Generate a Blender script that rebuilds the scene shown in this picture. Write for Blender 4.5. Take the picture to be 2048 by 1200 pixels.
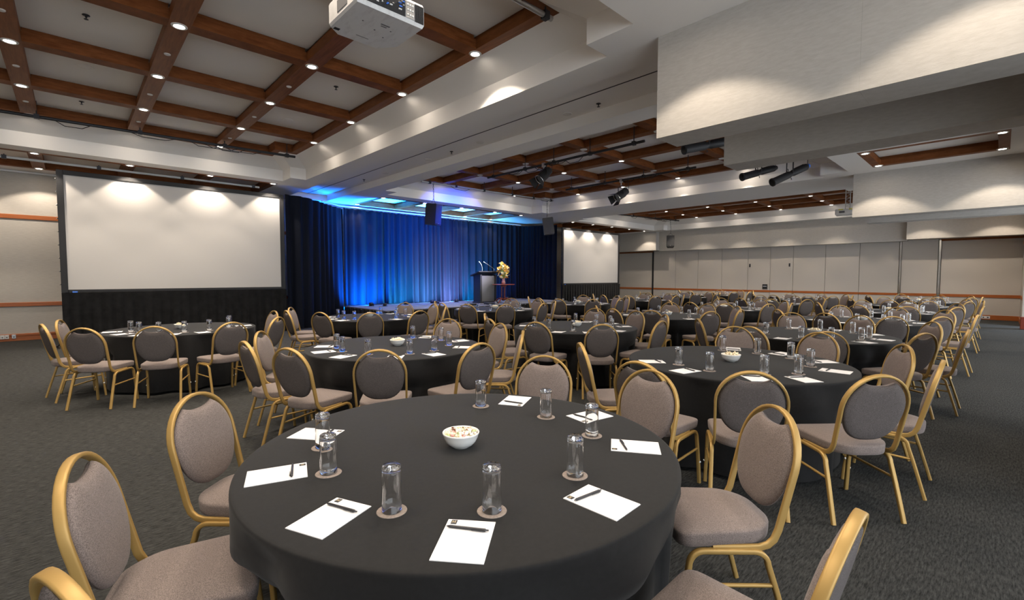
import bpy, math, random
from math import sin, cos, pi, sqrt, radians, atan2, hypot
from mathutils import Vector, Matrix
random.seed(7)
for o in list(bpy.data.objects): bpy.data.objects.remove(o)
SC = bpy.context.scene
COL = SC.collection

# ------------------------------------------------------------------ camera
CAMH = 1.505
yaw, pit, rol = radians(46.536), radians(2.943), radians(.086)
F = Vector((cos(yaw)*cos(pit), sin(yaw)*cos(pit), -sin(pit)))
R0 = Vector((sin(yaw), -cos(yaw), 0)); U0 = R0.cross(F)
R = cos(rol)*R0 + sin(rol)*U0; U = cos(rol)*U0 - sin(rol)*R0
cam = bpy.data.cameras.new('camera'); camo = bpy.data.objects.new('camera', cam); COL.objects.link(camo)
m = Matrix((R, U, -F)).transposed().to_4x4(); m.translation = (0, 0, CAMH); camo.matrix_world = m
cam.sensor_width = 36; cam.sensor_fit = 'HORIZONTAL'; cam.lens = 926.6/2048*36; cam.clip_start = .05; cam.clip_end = 200
SC.camera = camo

# ------------------------------------------------------------------ view, world, light constants
vs = SC.view_settings
vs.view_transform = 'Standard'; vs.look = 'None'; vs.gamma = 1; vs.use_curve_mapping = False; vs.exposure = 0.84
SPOT_W = 124.0          # one recessed downlight
SPILL = .05
WARM = (1.0, .86, .70)
W = bpy.data.worlds.new('daylight'); SC.world = W; W.use_nodes = True
W.node_tree.nodes['Background'].inputs[0].default_value = (.86, .93, 1.0, 1)   # overcast daylight through the open foyer side
W.node_tree.nodes['Background'].inputs[1].default_value = 2.4
SC.cycles.max_bounces = 10; SC.cycles.diffuse_bounces = 5; SC.cycles.transmission_bounces = 10; SC.cycles.transparent_max_bounces = 12
SC.cycles.caustics_reflective = False; SC.cycles.caustics_refractive = False
SC.cycles.use_denoising = True; SC.cycles.sample_clamp_indirect = 4

def spot(name, loc, target, power, color=WARM, angle=110, blend=.18, radius=.035):
    l = bpy.data.lights.new(name, 'SPOT'); l.energy = power; l.color = color; l.spot_size = radians(angle); l.spot_blend = blend
    l.shadow_soft_size = radius
    o = bpy.data.objects.new(name, l); COL.objects.link(o); o.location = loc
    d = Vector(target)-Vector(loc); o.rotation_euler = d.to_track_quat('-Z', 'Y').to_euler()
    return o
def photometric(l, core, spill):
    """real downlight distribution: even core, sharp shoulder at the reflector cut-off, weak spill beyond it"""
    l.spot_size = radians(172); l.spot_blend = .05; l.use_nodes = True; nt = l.node_tree; N = nt.nodes; L = nt.links
    em = N['Emission']; tc = N.new('ShaderNodeTexCoord'); sx = N.new('ShaderNodeSeparateXYZ'); ab = N.new('ShaderNodeMath'); ab.operation = 'ABSOLUTE'
    ac = N.new('ShaderNodeMath'); ac.operation = 'ARCCOSINE'; dv = N.new('ShaderNodeMath'); dv.operation = 'DIVIDE'; dv.inputs[1].default_value = pi/2
    cr = N.new('ShaderNodeValToRGB'); e = cr.color_ramp.elements; c = core/90.; edge, mid = (.50, .85) if core < 45 else (.85, .95)
    e[0].position = 0; e[0].color = (1, 1, 1, 1); e[1].position = c-.035; e[1].color = (edge, edge, edge, 1); q = e.new(c*.45); q.color = (mid, mid, mid, 1)
    for p, v in ((c+.025, spill), (.80, spill*.6), (.95, 0)): q = e.new(p); q.color = (v, v, v, 1)
    L.new(tc.outputs['Normal'], sx.inputs[0]); L.new(sx.outputs['Z'], ab.inputs[0]); L.new(ab.outputs[0], ac.inputs[0]); L.new(ac.outputs[0], dv.inputs[0]); L.new(dv.outputs[0], cr.inputs[0]); L.new(cr.outputs[0], em.inputs['Strength'])
# daylight falling through the open doorway far along the aisle
a = bpy.data.lights.new('doorway_daylight', 'AREA'); a.energy = 60; a.color = (.55, .75, 1); a.shape = 'RECTANGLE'; a.size = .7; a.size_y = 2.0
ao = bpy.data.objects.new('doorway_daylight', a); COL.objects.link(ao); ao.location = (20.4, -1.6, 1.9); ao.rotation_euler = (radians(62), 0, 0)
# stage colour wash: par uplights on the deck at the foot of the curtain (x, colour, power)
PARS = [(7.2, (.0, .17, 1), 1300), (8.5, (.02, .38, .8), 550), (9.6, (.12, .42, .85), 500), (10.7, (.30, .42, .9), 560), (11.9, (.0, .36, .8), 480), (13.4, (0, .07, .4), 120)]

# ------------------------------------------------------------------ materials
def mat(name, color, rough=.6, metal=0, spec=.5, emit=None, estr=0, trans=0, ior=1.45, sheen=0, coat=0):
    M = bpy.data.materials.new(name); M.use_nodes = True
    b = M.node_tree.nodes['Principled BSDF']
    b.inputs['Base Color'].default_value = (*color, 1); b.inputs['Roughness'].default_value = rough; b.inputs['Metallic'].default_value = metal
    b.inputs['Specular IOR Level'].default_value = spec; b.inputs['IOR'].default_value = ior
    b.inputs['Transmission Weight'].default_value = trans; b.inputs['Sheen Weight'].default_value = sheen; b.inputs['Coat Weight'].default_value = coat
    if emit: b.inputs['Emission Color'].default_value = (*emit, 1); b.inputs['Emission Strength'].default_value = estr
    return M
def noise_mix(M, c1, c2, scale=(1, 1, 1), ns=20, detail=6, lo=.35, hi=.65, bump=0, bscale=None, dist=.002, rough=.6):
    """colour grain between c1 and c2 from object-space noise, plus optional fine bump"""
    nt = M.node_tree; N = nt.nodes; L = nt.links; b = N['Principled BSDF']
    tc = N.new('ShaderNodeTexCoord'); mp = N.new('ShaderNodeMapping'); mp.inputs['Scale'].default_value = scale
    nz = N.new('ShaderNodeTexNoise'); nz.inputs['Scale'].default_value = ns; nz.inputs['Detail'].default_value = detail; nz.inputs['Roughness'].default_value = rough
    cr = N.new('ShaderNodeValToRGB'); cr.color_ramp.elements[0].position = lo; cr.color_ramp.elements[1].position = hi
    cr.color_ramp.elements[0].color = (*c1, 1); cr.color_ramp.elements[1].color = (*c2, 1)
    L.new(tc.outputs['Object'], mp.inputs[0]); L.new(mp.outputs[0], nz.inputs['Vector']); L.new(nz.outputs['Fac'], cr.inputs[0]); L.new(cr.outputs[0], b.inputs['Base Color'])
    if bump:
        n2 = N.new('ShaderNodeTexNoise'); n2.inputs['Scale'].default_value = bscale or ns*2; n2.inputs['Detail'].default_value = 4
        bp = N.new('ShaderNodeBump'); bp.inputs['Strength'].default_value = bump; bp.inputs['Distance'].default_value = dist
        L.new(mp.outputs[0], n2.inputs['Vector']); L.new(n2.outputs['Fac'], bp.inputs['Height']); L.new(bp.outputs[0], b.inputs['Normal'])
    return M
m_paint = mat('ceiling_paint', (.88, .85, .815), .8, spec=.2)
m_panel = mat('coffer_panel', (.88, .85, .81), .8, spec=.2)
m_wall = noise_mix(mat('wall_fabric', (.5, .47, .43), .9, spec=.1), (.46, .43, .39), (.54, .51, .465), (1, 1, 9), 9, 8, .3, .7, .35, 40, .004)
m_bulk = noise_mix(mat('bulkhead_fabric', (.5, .47, .43), .9, spec=.1), (.47, .44, .40), (.54, .51, .47), (1, 1, 4), 12, 8, .3, .7, .3, 60, .003)
m_part = mat('partition_vinyl', (.50, .46, .415), .75, spec=.25)
m_wood = noise_mix(mat('timber', (.2, .07, .02), .55, spec=.12), (.135, .040, .011), (.245, .084, .026), (1, 1, 6), 5, 6, .3, .7)
m_wood_y = noise_mix(mat('timber_lengthwise', (.2, .07, .02), .5, spec=.15), (.155, .050, .016), (.265, .098, .033), (14, 1, 4), 3, 6, .3, .7)
m_rail = noise_mix(mat('rail_timber', (.3, .09, .02), .4), (.30, .075, .014), (.42, .125, .026), (1, 1, 20), 3, 5, .3, .7)
m_carpet = noise_mix(mat('carpet', (.07, .068, .06), .95, spec=.1), (.0170, .0174, .0170), (.083, .0840, .0815), (1.6, 9, 1), 11, 14, .38, .66, .8, 120, .006, .75)
m_cloth = noise_mix(mat('black_cloth', (.04, .04, .041), .75, spec=.22, sheen=.06), (.0078, .0075, .0076), (.0103, .010, .0102), (1, 1, 1), 60, 3)
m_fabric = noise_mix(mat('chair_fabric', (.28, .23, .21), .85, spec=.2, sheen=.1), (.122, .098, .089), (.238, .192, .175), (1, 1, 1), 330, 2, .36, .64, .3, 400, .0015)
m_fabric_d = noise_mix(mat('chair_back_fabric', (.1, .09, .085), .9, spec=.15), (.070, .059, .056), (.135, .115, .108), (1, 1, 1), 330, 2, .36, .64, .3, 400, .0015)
m_gold = mat('gold_powder_coat', (.40, .252, .080), .42, .3, .45)
m_white_rub = mat('white_bumper', (.8, .8, .78), .5)
m_screen = mat('projection_fabric', (.60, .575, .55), .85, spec=.1)
m_black = mat('matt_black', (.018, .018, .02), .6)
m_drape = noise_mix(mat('black_drape', (.012, .012, .014), .9, spec=.15, sheen=.1), (.007, .007, .0075), (.013, .013, .014), (1, 1, 1), 8, 3)
m_curtain = mat('stage_curtain', (.012, .014, .022), .9, spec=.05)
m_metal = mat('grey_metal', (.5, .5, .5), .35, .9)
m_dmetal = mat('dark_metal', (.05, .05, .055), .4, .6)
m_white = mat('white_plastic', (.72, .72, .70), .45)
m_ceramic = mat('white_ceramic', (.84, .83, .80), .2)
m_paper = mat('paper', (.74, .73, .74), .9, spec=.1)
m_coaster = noise_mix(mat('coaster_cork', (.25, .2, .17), .8), (.22, .18, .155), (.30, .245, .215), (1, 1, 1), 120, 3)
m_glass = mat('clear_glass', (1, 1, 1), .0, trans=1, ior=1.48)
m_lens = mat('lit_lens', (1, 1, 1), .5, emit=(1, .93, .82), estr=18)
m_off = mat('unlit_lens', (.75, .72, .68), .5)
m_stage = noise_mix(mat('stage_carpet', (.16, .16, .17), .9), (.13, .13, .14), (.19, .19, .20), (1, 1, 1), 30, 4)
m_red = mat('mahogany', (.19, .035, .02), .3)
m_chrome = mat('chrome', (.8, .8, .8), .15, 1)
m_lect = mat('lectern_grey', (.13, .13, .135), .5)
m_petal = mat('yellow_petal', (.85, .60, .12), .6); m_petal2 = mat('cream_petal', (.85, .78, .5), .6); m_leaf = mat('leaf_green', (.25, .42, .06), .6)
m_gel = mat('blue_gel', (.05, .2, .8), .3)
m_yellow = mat('yellow_label', (.8, .75, .1), .6)

# ------------------------------------------------------------------ mesh helpers
class MB:
    def __init__(s): s.v = []; s.f = []; s.sm = []
    def add(s, vs_, fs, smooth=False):
        o = len(s.v); s.v += [tuple(p) for p in vs_]; s.f += [tuple(i+o for i in f) for f in fs]; s.sm += [smooth]*len(fs); return s
    def box(s, x0, x1, y0, y1, z0, z1):
        return s.add([(x0, y0, z0), (x1, y0, z0), (x1, y1, z0), (x0, y1, z0), (x0, y0, z1), (x1, y0, z1), (x1, y1, z1), (x0, y1, z1)],
                     [(0, 3, 2, 1), (4, 5, 6, 7), (0, 1, 5, 4), (1, 2, 6, 5), (2, 3, 7, 6), (3, 0, 4, 7)])
    def cbox(s, x0, x1, y0, y1, z0, z1, c=.01):
        """box with chamfered edges"""
        X, Y, Z = (x0, x1), (y0, y1), (z0, z1); v = []; idx = {}
        for i in (0, 1):
            for j in (0, 1):
                for k in (0, 1):
                    sx, sy, sz = (1, -1)[i]*c, (1, -1)[j]*c, (1, -1)[k]*c
                    for a, p in (('x', (X[i], Y[j]+sy, Z[k]+sz)), ('y', (X[i]+sx, Y[j], Z[k]+sz)), ('z', (X[i]+sx, Y[j]+sy, Z[k]))):
                        idx[i, j, k, a] = len(v); v.append(p)
        fs = []
        for i in (0, 1):
            fs.append([idx[i, j, k, 'x'] for j, k in ((0, 0), (1, 0), (1, 1), (0, 1))][::(-1 if i == 0 else 1)])
            fs.append([idx[j, i, k, 'y'] for j, k in ((0, 0), (1, 0), (1, 1), (0, 1))][::(1 if i == 0 else -1)])
            fs.append([idx[j, k, i, 'z'] for j, k in ((0, 0), (1, 0), (1, 1), (0, 1))][::(-1 if i == 0 else 1)])
            for j in (0, 1):
                fs.append([idx[0, i, j, 'y'], idx[1, i, j, 'y'], idx[1, i, j, 'z'], idx[0, i, j, 'z']])
                fs.append([idx[i, 0, j, 'x'], idx[i, 1, j, 'x'], idx[i, 1, j, 'z'], idx[i, 0, j, 'z']])
                fs.append([idx[i, j, 0, 'x'], idx[i, j, 1, 'x'], idx[i, j, 1, 'y'], idx[i, j, 0, 'y']])
                for k in (0, 1): fs.append([idx[i, j, k, a] for a in 'xyz'])
        cen = Vector(((x0+x1)/2, (y0+y1)/2, (z0+z1)/2)); out = []
        for f in fs:
            p = [Vector(v[q]) for q in f]; n = (p[1]-p[0]).cross(p[2]-p[0])
            out.append(f if n.dot(sum(p, Vector())/len(p)-cen) > 0 else f[::-1])
        return s.add(v, out)
    def tube(s, pts, r, n=8, closed=False, caps=True, r2=None, up=None):
        """sweep an ellipse (r along the side vector, r2 along the other) along pts"""
        P = [Vector(p) for p in pts]; k = len(P); rings = []; r2 = r2 or r
        ref = Vector(up) if up else None
        for i in range(k):
            t = (P[(i+1) % k]-P[i-1]) if (closed or 0 < i < k-1) else (P[1]-P[0] if i == 0 else P[-1]-P[-2])
            t.normalize()
            if up: a = ref.cross(t); a = a.normalized() if a.length > 1e-5 else t.orthogonal().normalized()
            elif i == 0: a = t.orthogonal().normalized()
            else: a = (rings[-1][1]-t*rings[-1][1].dot(t)).normalized()
            b = t.cross(a)
            rr = r[i] if isinstance(r, (list, tuple)) else r
            rb = r2[i] if isinstance(r2, (list, tuple)) else r2
            rings.append(([P[i]+a*cos(2*pi*j/n)*rr+b*sin(2*pi*j/n)*rb for j in range(n)], a))
        vv = [p for q, _ in rings for p in q]; fs = []
        for i in range(k if closed else k-1):
            for j in range(n):
                a, b = i*n+j, i*n+(j+1) % n; c, d = ((i+1) % k)*n+(j+1) % n, ((i+1) % k)*n+j
                fs.append((a, b, c, d))
        s.add(vv, fs, True)
        if caps and not closed:
            s.add(rings[0][0], [tuple(range(n))[::-1]]); s.add(rings[-1][0], [tuple(range(n))])
        return s
    def strap(s, pts, ha, hb, side=None):
        """sweep a rounded rectangular bar; ha = half size in the plane of the bend (or along side), hb = half size across it"""
        P = [Vector(p) for p in pts]; k = len(P); n = 12; vv = []; fs = []; prev = None
        sec = [(1, .55), (.85, .9), (.5, 1), (-.5, 1), (-.85, .9), (-1, .55), (-1, -.55), (-.85, -.9), (-.5, -1), (.5, -1), (.85, -.9), (1, -.55)]
        for i in range(k):
            t = (P[i+1]-P[i-1]) if 0 < i < k-1 else (P[1]-P[0] if i == 0 else P[-1]-P[-2]); t.normalize()
            if side: a = Vector(side); a = (a-t*a.dot(t)).normalized(); b = t.cross(a)
            else:
                b = Vector((0, 1, .0)); x = Vector((0, .973, .229)) if abs(t.z) > .25 or P[i].z > .5 else Vector((0, 0, 1))
                b = (x-t*x.dot(t)).normalized() if P[i].z > .5 else (Vector((1, 0, 0)).cross(t)).normalized()
                if prev and b.dot(prev) < 0: b = -b
                prev = b; a = t.cross(b)
            for u, v in sec: vv.append(P[i]+a*u*ha+b*v*hb)
        for i in range(k-1):
            for j in range(n): fs.append((i*n+j, i*n+(j+1) % n, (i+1)*n+(j+1) % n, (i+1)*n+j))
        s.add(vv, fs, True); s.add(vv[:n], [tuple(range(n))[::-1]]); s.add(vv[-n:], [tuple(range(n))]); return s
    def lathe(s, prof, n=24, cx=0, cy=0, cz=0, close=False, smooth=True):
        vv = []; fs = []; k = len(prof)
        for r, z in prof:
            for j in range(n): vv.append((cx+r*cos(2*pi*j/n), cy+r*sin(2*pi*j/n), cz+z))
        for i in range(k-(0 if close else 1)):
            for j in range(n): fs.append((i*n+j, i*n+(j+1) % n, ((i+1) % k)*n+(j+1) % n, ((i+1) % k)*n+j))
        return s.add(vv, fs, smooth)
    def pad(s, outline, rings):
        """cushion: outline points (closed loop, Vectors), rings = [(scale, offset Vector)] joined in order, closed at both ends"""
        c = sum(outline, Vector())/len(outline); n = len(outline); vv = []; fs = []
        for sc, off in rings: vv += [c+(p-c)*sc+off for p in outline]
        for i in range(len(rings)-1):
            for j in range(n): fs.append((i*n+j, i*n+(j+1) % n, (i+1)*n+(j+1) % n, (i+1)*n+j))
        fs.append(tuple(range(n))[::-1]); fs.append(tuple(range((len(rings)-1)*n, len(rings)*n)))
        return s.add(vv, fs, True)
    def xf(s, M):
        s.v = [tuple(M @ Vector(p)) for p in s.v]; return s
    def mesh(s, name, material):
        me = bpy.data.meshes.new(name); me.from_pydata(s.v, [], s.f); me.polygons.foreach_set('use_smooth', s.sm)
        me.materials.append(material); me.update(); return me
    def build(s, name, material, parent=None, loc=None):
        o = bpy.data.objects.new(name, s.mesh(name, material)); COL.objects.link(o)
        if parent: o.parent = parent
        if loc: o.location = loc
        return o
def fix(me):
    import bmesh
    b = bmesh.new(); b.from_mesh(me); bmesh.ops.recalc_face_normals(b, faces=b.faces); b.to_mesh(me); b.free()
def empty(name, loc=(0, 0, 0), rz=0):
    o = bpy.data.objects.new(name, None); COL.objects.link(o); o.location = loc; o.rotation_euler = (0, 0, rz); o.empty_display_size = .1; return o
def tag(o, label, cat, group=None):
    o['label'] = label; o['category'] = cat
    if group: o['group'] = group
    return o
def struct(o): o['kind'] = 'structure'; return o
def kids(o): return CH.get(o.name, [])
def copy_thing(root, loc, rz, tree):
    r = root.copy(); COL.objects.link(r); r.location = loc; r.rotation_euler = (0, 0, rz)
    for ch, subs in tree:
        c = ch.copy(); COL.objects.link(c); c.parent = r
        for g in subs:
            d = g.copy(); COL.objects.link(d); d.parent = c
    return r

# ------------------------------------------------------------------ room shell
ZS, ZW, ZP = 3.90, 4.37, 4.56
XF, YW, XL = 23.30, 15.56, -3.75
YR = -.62
B = MB(); B.add([(XL, -5, 0), (XF+.2, -5, 0), (XF+.2, YW+.2, 0), (XL, YW+.2, 0)], [(0, 1, 2, 3)])
struct(B.build('floor', m_carpet))
struct(MB().box(XL, XF+.3, -5, YW+.3, 4.75, 4.85).build('ceiling_light_blocker', m_paint))  # unseen slab added to stop world light leaking through ceiling gaps
struct(MB().box(XL-.15, XF+.3, YW, YW+.15, 0, 4.75).build('wall_front', m_wall))
struct(MB().box(XL-.15, XL, -5, YW, 0, 4.75).build('wall_left', m_wall))
struct(MB().box(XF+.08, XF+.25, -5, YW, 0, 4.75).build('wall_back', m_part))
w = MB(); w.box(9.5, 19.95, YR-.15, YR, 3.3, 4.75); w.box(4.8, 7.0, YR-.15, YR, 0, 4.75); w.box(20.9, XF+.08, YR-.15, -.48, 0, 4.75); w.box(19.95, 20.9, YR-.15, -.48, 2.5, 4.75)  # stretch beside the slot is unseen, added to keep daylight off bulkhead two
struct(w.build('wall_right', m_wall))

# coffers: soffit opening, wood frame opening, lights
def notched(x0, x1, y0, y1, nx, ny, cs):
    """rectangle (counter-clockwise from x0,y0) with square notches cut out of the corners in cs"""
    P = []
    P += [(x0, y0+ny), (x0+nx, y0+ny), (x0+nx, y0)] if 'a' in cs else [(x0, y0)]
    P += [(x1-nx, y0), (x1-nx, y0+ny), (x1, y0+ny)] if 'b' in cs else [(x1, y0)]
    P += [(x1, y1-ny), (x1-nx, y1-ny), (x1-nx, y1)] if 'c' in cs else [(x1, y1)]
    P += [(x0+nx, y1), (x0+nx, y1-ny), (x0, y1-ny)] if 'd' in cs else [(x0, y1)]
    return P
ROWS = [12.03, 10.29, 8.46, 6.61, 4.78, 2.97]
AC = [-1.93, -.46, .99, 2.48, 3.87]; BC = [7.0, 8.49, 10.0, 11.55, 12.92]; DC = [16.15, 17.61, 19.14, 20.67, 22.08]
BIG = {  # soffit rectangle, wood rectangle, beam columns
    'A': ((-2.38, 4.32, 2.50, 12.60), (-2.01, 3.95, 2.87, 12.14), AC),
    'B': ((6.46, 13.30, 2.50, 12.55), (6.90, 13.00, 2.87, 12.14), BC),
    'D': ((15.50, 22.62, 2.50, 12.65), (16.05, 22.17, 2.87, 12.14), DC)}
LOW = {'a': (-2.05, 3.96, 13.03, 15.05, AC), 'b': (6.90, 13.0, 13.03, 15.05, BC), 'd': (16.05, 22.17, 13.03, 15.05, DC)}
NAR = {'p': (2.10, 3.75, -.02, 2.03), 'o': (-1.80, -.15, -.02, 2.03), 's': (7.35, 9.07, -.02, 2.03), 't': (15.9, 17.6, -.02, 2.03), 'q': (11.12, 12.84, -.02, 2.03), 'r': (20.25, 21.97, -.02, 2.03)}  # o, s and t are unseen, added to light the foreground and aisle
SLOT = (4.78, 5.99, -5, 14.95)
holes = [v[0] for v in BIG.values()]+[v[:4] for v in LOW.values()]+list(NAR.values())+[SLOT]
xs = sorted({XL, XF+.08}|{h[i] for h in holes for i in (0, 1)}); ys = sorted({-5, YW}|{h[i] for h in holes for i in (2, 3)})
B = MB()
for i in range(len(xs)-1):
    for j in range(len(ys)-1):
        cx, cy = (xs[i]+xs[i+1])/2, (ys[j]+ys[j+1])/2
        if not any(h[0] < cx < h[1] and h[2] < cy < h[3] for h in holes):
            B.add([(xs[i], ys[j], ZS), (xs[i], ys[j+1], ZS), (xs[i+1], ys[j+1], ZS), (xs[i+1], ys[j], ZS)], [(0, 1, 2, 3)])
# slot over the folding-wall track
x0, x1, y0, y1 = SLOT; zt = 4.075
B.add([(x0, y0, ZS), (x0, y1, ZS), (x0, y1, zt), (x0, y0, zt), (x1, y0, ZS), (x1, y1, ZS), (x1, y1, zt), (x1, y0, zt)],
      [(0, 1, 2, 3), (7, 6, 5, 4), (1, 5, 6, 2), (3, 2, 6, 7)])
NX, NY = .37, .55
for (sr, wr, cols) in BIG.values():
    cs = 'abcd'
    for ch in cs:
        cx = (sr[0], sr[0]+NX) if ch in 'ad' else (sr[1]-NX, sr[1]); cy = (sr[2], sr[2]+NY) if ch in 'ab' else (sr[3]-NY, sr[3])
        B.add([(cx[0], cy[0], ZS), (cx[0], cy[1], ZS), (cx[1], cy[1], ZS), (cx[1], cy[0], ZS)], [(0, 1, 2, 3)])
ceil_o = struct(B.build('ceiling', m_paint))
for key, (sr, wr, cols) in BIG.items():
    P0 = notched(*sr, NX, NY, 'abcd'); P1 = notched(*wr, NX, NY, 'abcd'); n = len(P0); zb = 4.165
    Bc = MB()
    for i in range(n):
        j = (i+1) % n
        a, b = P0[i], P0[j]; c, d = P1[j], P1[i]
        Bc.add([(*a, ZS), (*b, ZS), (*b, zb), (*a, zb), (*c, ZW), (*d, ZW)], [(0, 3, 2, 1), (3, 5, 4, 2)])
    Bc.build('cornice', m_paint, ceil_o)
B = MB().box(5.395, 5.415, -4.9, 14.95, zt-.004, zt+.003); B.build('track_groove', m_black, ceil_o)
for x in (4.95, 5.83):
    pass

def beam(parent, x0, x1, y0, y1, z0, z1, along):
    b = MB(); st = .045; zm = z0+(z1-z0)*.62
    b.box(x0, x1, y0, y1, z0, zm)
    if along == 'y': b.box(x0+st, x1-st, y0, y1, zm, z1)
    else: b.box(x0, x1, y0+st, y1-st, zm, z1)
    return b.build('beam', m_wood_y if along == 'y' else m_wood, parent)
ti = 0
LIGHTS = []   # (x, y, z, lit, label)
BW = .105
def grid(wr, cols, rows, z0, z1, notch):
    """timber grid of one ceiling bay: perimeter boards, cross beams, white panels"""
    global ti
    ti += 1
    root = struct(empty('trim_%d' % ti))
    x0, x1, y0, y1 = wr; pw = .15
    ic = [c for c in cols if x0+.3 < c < x1-.3]; ir = sorted(r for r in rows if y0+.3 < r < y1-.3)
    if notch:
        n2, m2 = NX+.15, NY+.15
        beam(root, x0, x0+pw, y0+m2, y1-m2, z0, z1, 'y'); beam(root, x1-pw, x1, y0+m2, y1-m2, z0, z1, 'y')
        beam(root, x0+n2, x1-n2, y0, y0+pw+.05, z0, z1, 'x'); beam(root, x0+n2, x1-n2, y1-pw-.05, y1, z0, z1, 'x')
        for sx in (0, 1):
            for sy in (0, 1):
                ax, bx = (x0, x0+n2) if sx == 0 else (x1-n2, x1)
                ay, by = (y0, y0+m2) if sy == 0 else (y1-m2, y1)
                cx = (x0+NX, x0+n2) if sx == 0 else (x1-n2, x1-NX); cy = (y0+NY, y0+m2) if sy == 0 else (y1-m2, y1-NY)
                b = MB(); b.box(cx[0], cx[1], ay if sy == 0 else cy[0], by if sy == 1 else cy[1], z0, z1)
                lo, hi = (x0, cx[0]) if sx == 0 else (cx[1], x1)
                b.box(lo, hi, cy[0], cy[1], z0, z1); b.build('corner_board', m_wood, root)
    else:
        beam(root, x0, x0+pw, y0, y1, z0, z1, 'y'); beam(root, x1-pw, x1, y0, y1, z0, z1, 'y')
        beam(root, x0+pw, x1-pw, y0, y0+pw, z0, z1, 'x'); beam(root, x0+pw, x1-pw, y1-pw, y1, z0, z1, 'x')
    ya, yb = y0+pw+(.05 if notch else 0), y1-pw-(.05 if notch else 0)
    for c in ic: beam(root, c-BW, c+BW, ya, yb, z0, z1, 'y')
    cuts = [x0+pw]+[v for c in ic for v in (c-BW, c+BW)]+[x1-pw]
    for r in ir:
        for k in range(0, len(cuts), 2): beam(root, cuts[k], cuts[k+1], r-BW, r+BW, z0+.002, z1, 'x')
    rc = [ya]+[v for r in ir for v in (r-BW, r+BW)]+[yb]
    for k in range(0, len(cuts), 2):
        for q in range(0, len(rc), 2):
            MB().box(cuts[k]-.03, cuts[k+1]+.03, rc[q]-.03, rc[q+1]+.03, z1-.012, z1+.02).build('panel', m_panel, root)
    return root
for key, (sr, wr, cols) in BIG.items(): grid(wr, cols, ROWS[1:5], ZW, ZP, True)
for key, v in LOW.items(): grid(v[:4], v[4], [], ZS, ZS+.19, False)
for key, v in NAR.items(): grid(v, [], [], ZS, ZS+.19, False)
# thin white reveal strip where the ceiling meets the stage wall
struct(MB().box(XL, 4.2, YW-.06, YW, ZS-.05, ZS-.01).build('trim_20', m_white))

# bulkheads that box in the folding-wall tracks
def bulkhead(n, x0, x1, y0, y1, z0, seams=()):
    e = struct(empty('wall_bulkhead_%d' % n)); ys_ = [y0, *seams, y1]
    for a, b in zip(ys_, ys_[1:]): MB().box(x0, x1, a+.0003, b-.0003, z0, ZS).build('panel', m_bulk, e)
    return e
bulkhead(1, 4.345, 4.78, -5, 2.46, 2.9, (.79,)); bulkhead(2, 6.0, 6.43, YR, 2.46, 2.9)
bulkhead(3, 13.40, 13.83, YR, 2.48, 2.9); bulkhead(4, 15.1, 15.5, YR, 2.48, 2.9)
bulkhead(5, 22.66, XF+.08, -.48, 2.50, 2.9); bulkhead(6, 22.66, XF+.08, 12.75, YW, 2.9)
bulkhead(7, 22.98, XF+.08, 2.5, 12.75, 2.86)
# folding wall: one panel per leaf
def xt(u, X):   # where the picture column u meets the plane x = X
    d = F*926.6+R*(u-1024); return d.y*X/d.x
pw_ = struct(empty('wall_partition'))
seams = [xt(u, XF) for u in (1306, 1350, 1394.5, 1442, 1494, 1538.5, 1584, 1648, 1716, 1795)]
for a, b in zip(seams, seams[1:]):
    MB().cbox(XF, XF+.07, b+.006, a-.006, .01, 2.86, .006).build('panel', m_part, pw_)
    MB().box(XF-.012, XF, b+.006, a-.006, .785, .875).build('rail', m_rail, pw_)
for y0_, y1_ in ((xt(1875, XF)+.04, seams[-1]-.07), (-.48, xt(1875, XF)-.05), (seams[0]+.08, YW)):
    MB().cbox(XF, XF+.07, y0_, y1_, .01, 2.9, .006).build('panel', m_part, pw_)
    MB().box(XF-.02, XF, y0_, y1_, .78, .88).build('rail', m_rail, pw_)
for y_ in (seams[-1]-.03, xt(1875, XF)):
    MB().box(XF-.03, XF+.03, y_-.035, y_+.02, .02, 2.86).build('jamb', m_chrome, pw_)
MB().box(XF-.02, XF+.06, seams[0]+.01, seams[0]+.08, .02, 2.88).build('jamb', m_dmetal, pw_)
for y0_, y1_ in ((-.48, xt(1875, XF)-.02), (seams[0]+.03, YW)):
    MB().box(XF-.025, XF, y0_, y1_, 2.82, 2.9).build('head_rail', m_wood, pw_)
    MB().cbox(XF-.03, XF, y0_, y1_, .0, .165, .006).build('skirting', m_rail, pw_)
# door leaf cut into one partition panel
d = struct(empty('door_1')); y0_, y1_ = xt(1580, XF), xt(1541, XF)
MB().cbox(XF-.008, XF, y0_, y1_, .02, 2.28, .003).build('door_panel', m_part, d)
MB().box(XF-.02, XF, y0_+.03, y0_+.09, 1.95, 2.1).build('closer', m_dmetal, d)
MB().box(XF-.02, XF, xt(1498, XF)-.03, xt(1498, XF)+.03, 1.95, 2.1).build('closer', m_dmetal, d)
s = tag(MB().cbox(XF-.02, XF, xt(1534, XF), xt(1524, XF), .93, 1.15, .004).build('wall_plate', m_black), 'small black plate with a pale stripe on the pale folding wall', 'sign')
MB().box(XF-.023, XF-.02, xt(1532.5, XF), xt(1525.5, XF), 1.045, 1.07).build('stripe', m_white, s)
# stage-wall rails and skirting (left of the screen)
def trim(x0, x1, z0, z1, t, n, mm=m_rail): return struct(MB().cbox(x0, x1, YW-t, YW, z0, z1, .008).build('trim_%d' % n, mm))
trim(XL, 5.0, 2.80, 2.90, .025, 21); trim(XL, 5.0, .79, .885, .03, 22)
b = struct(MB().cbox(XL, 6, YW-.025, YW, 0, .11, .004).cbox(XL, 6, YW-.035, YW, .11, .165, .008).build('baseboard_front', m_rail))
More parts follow.
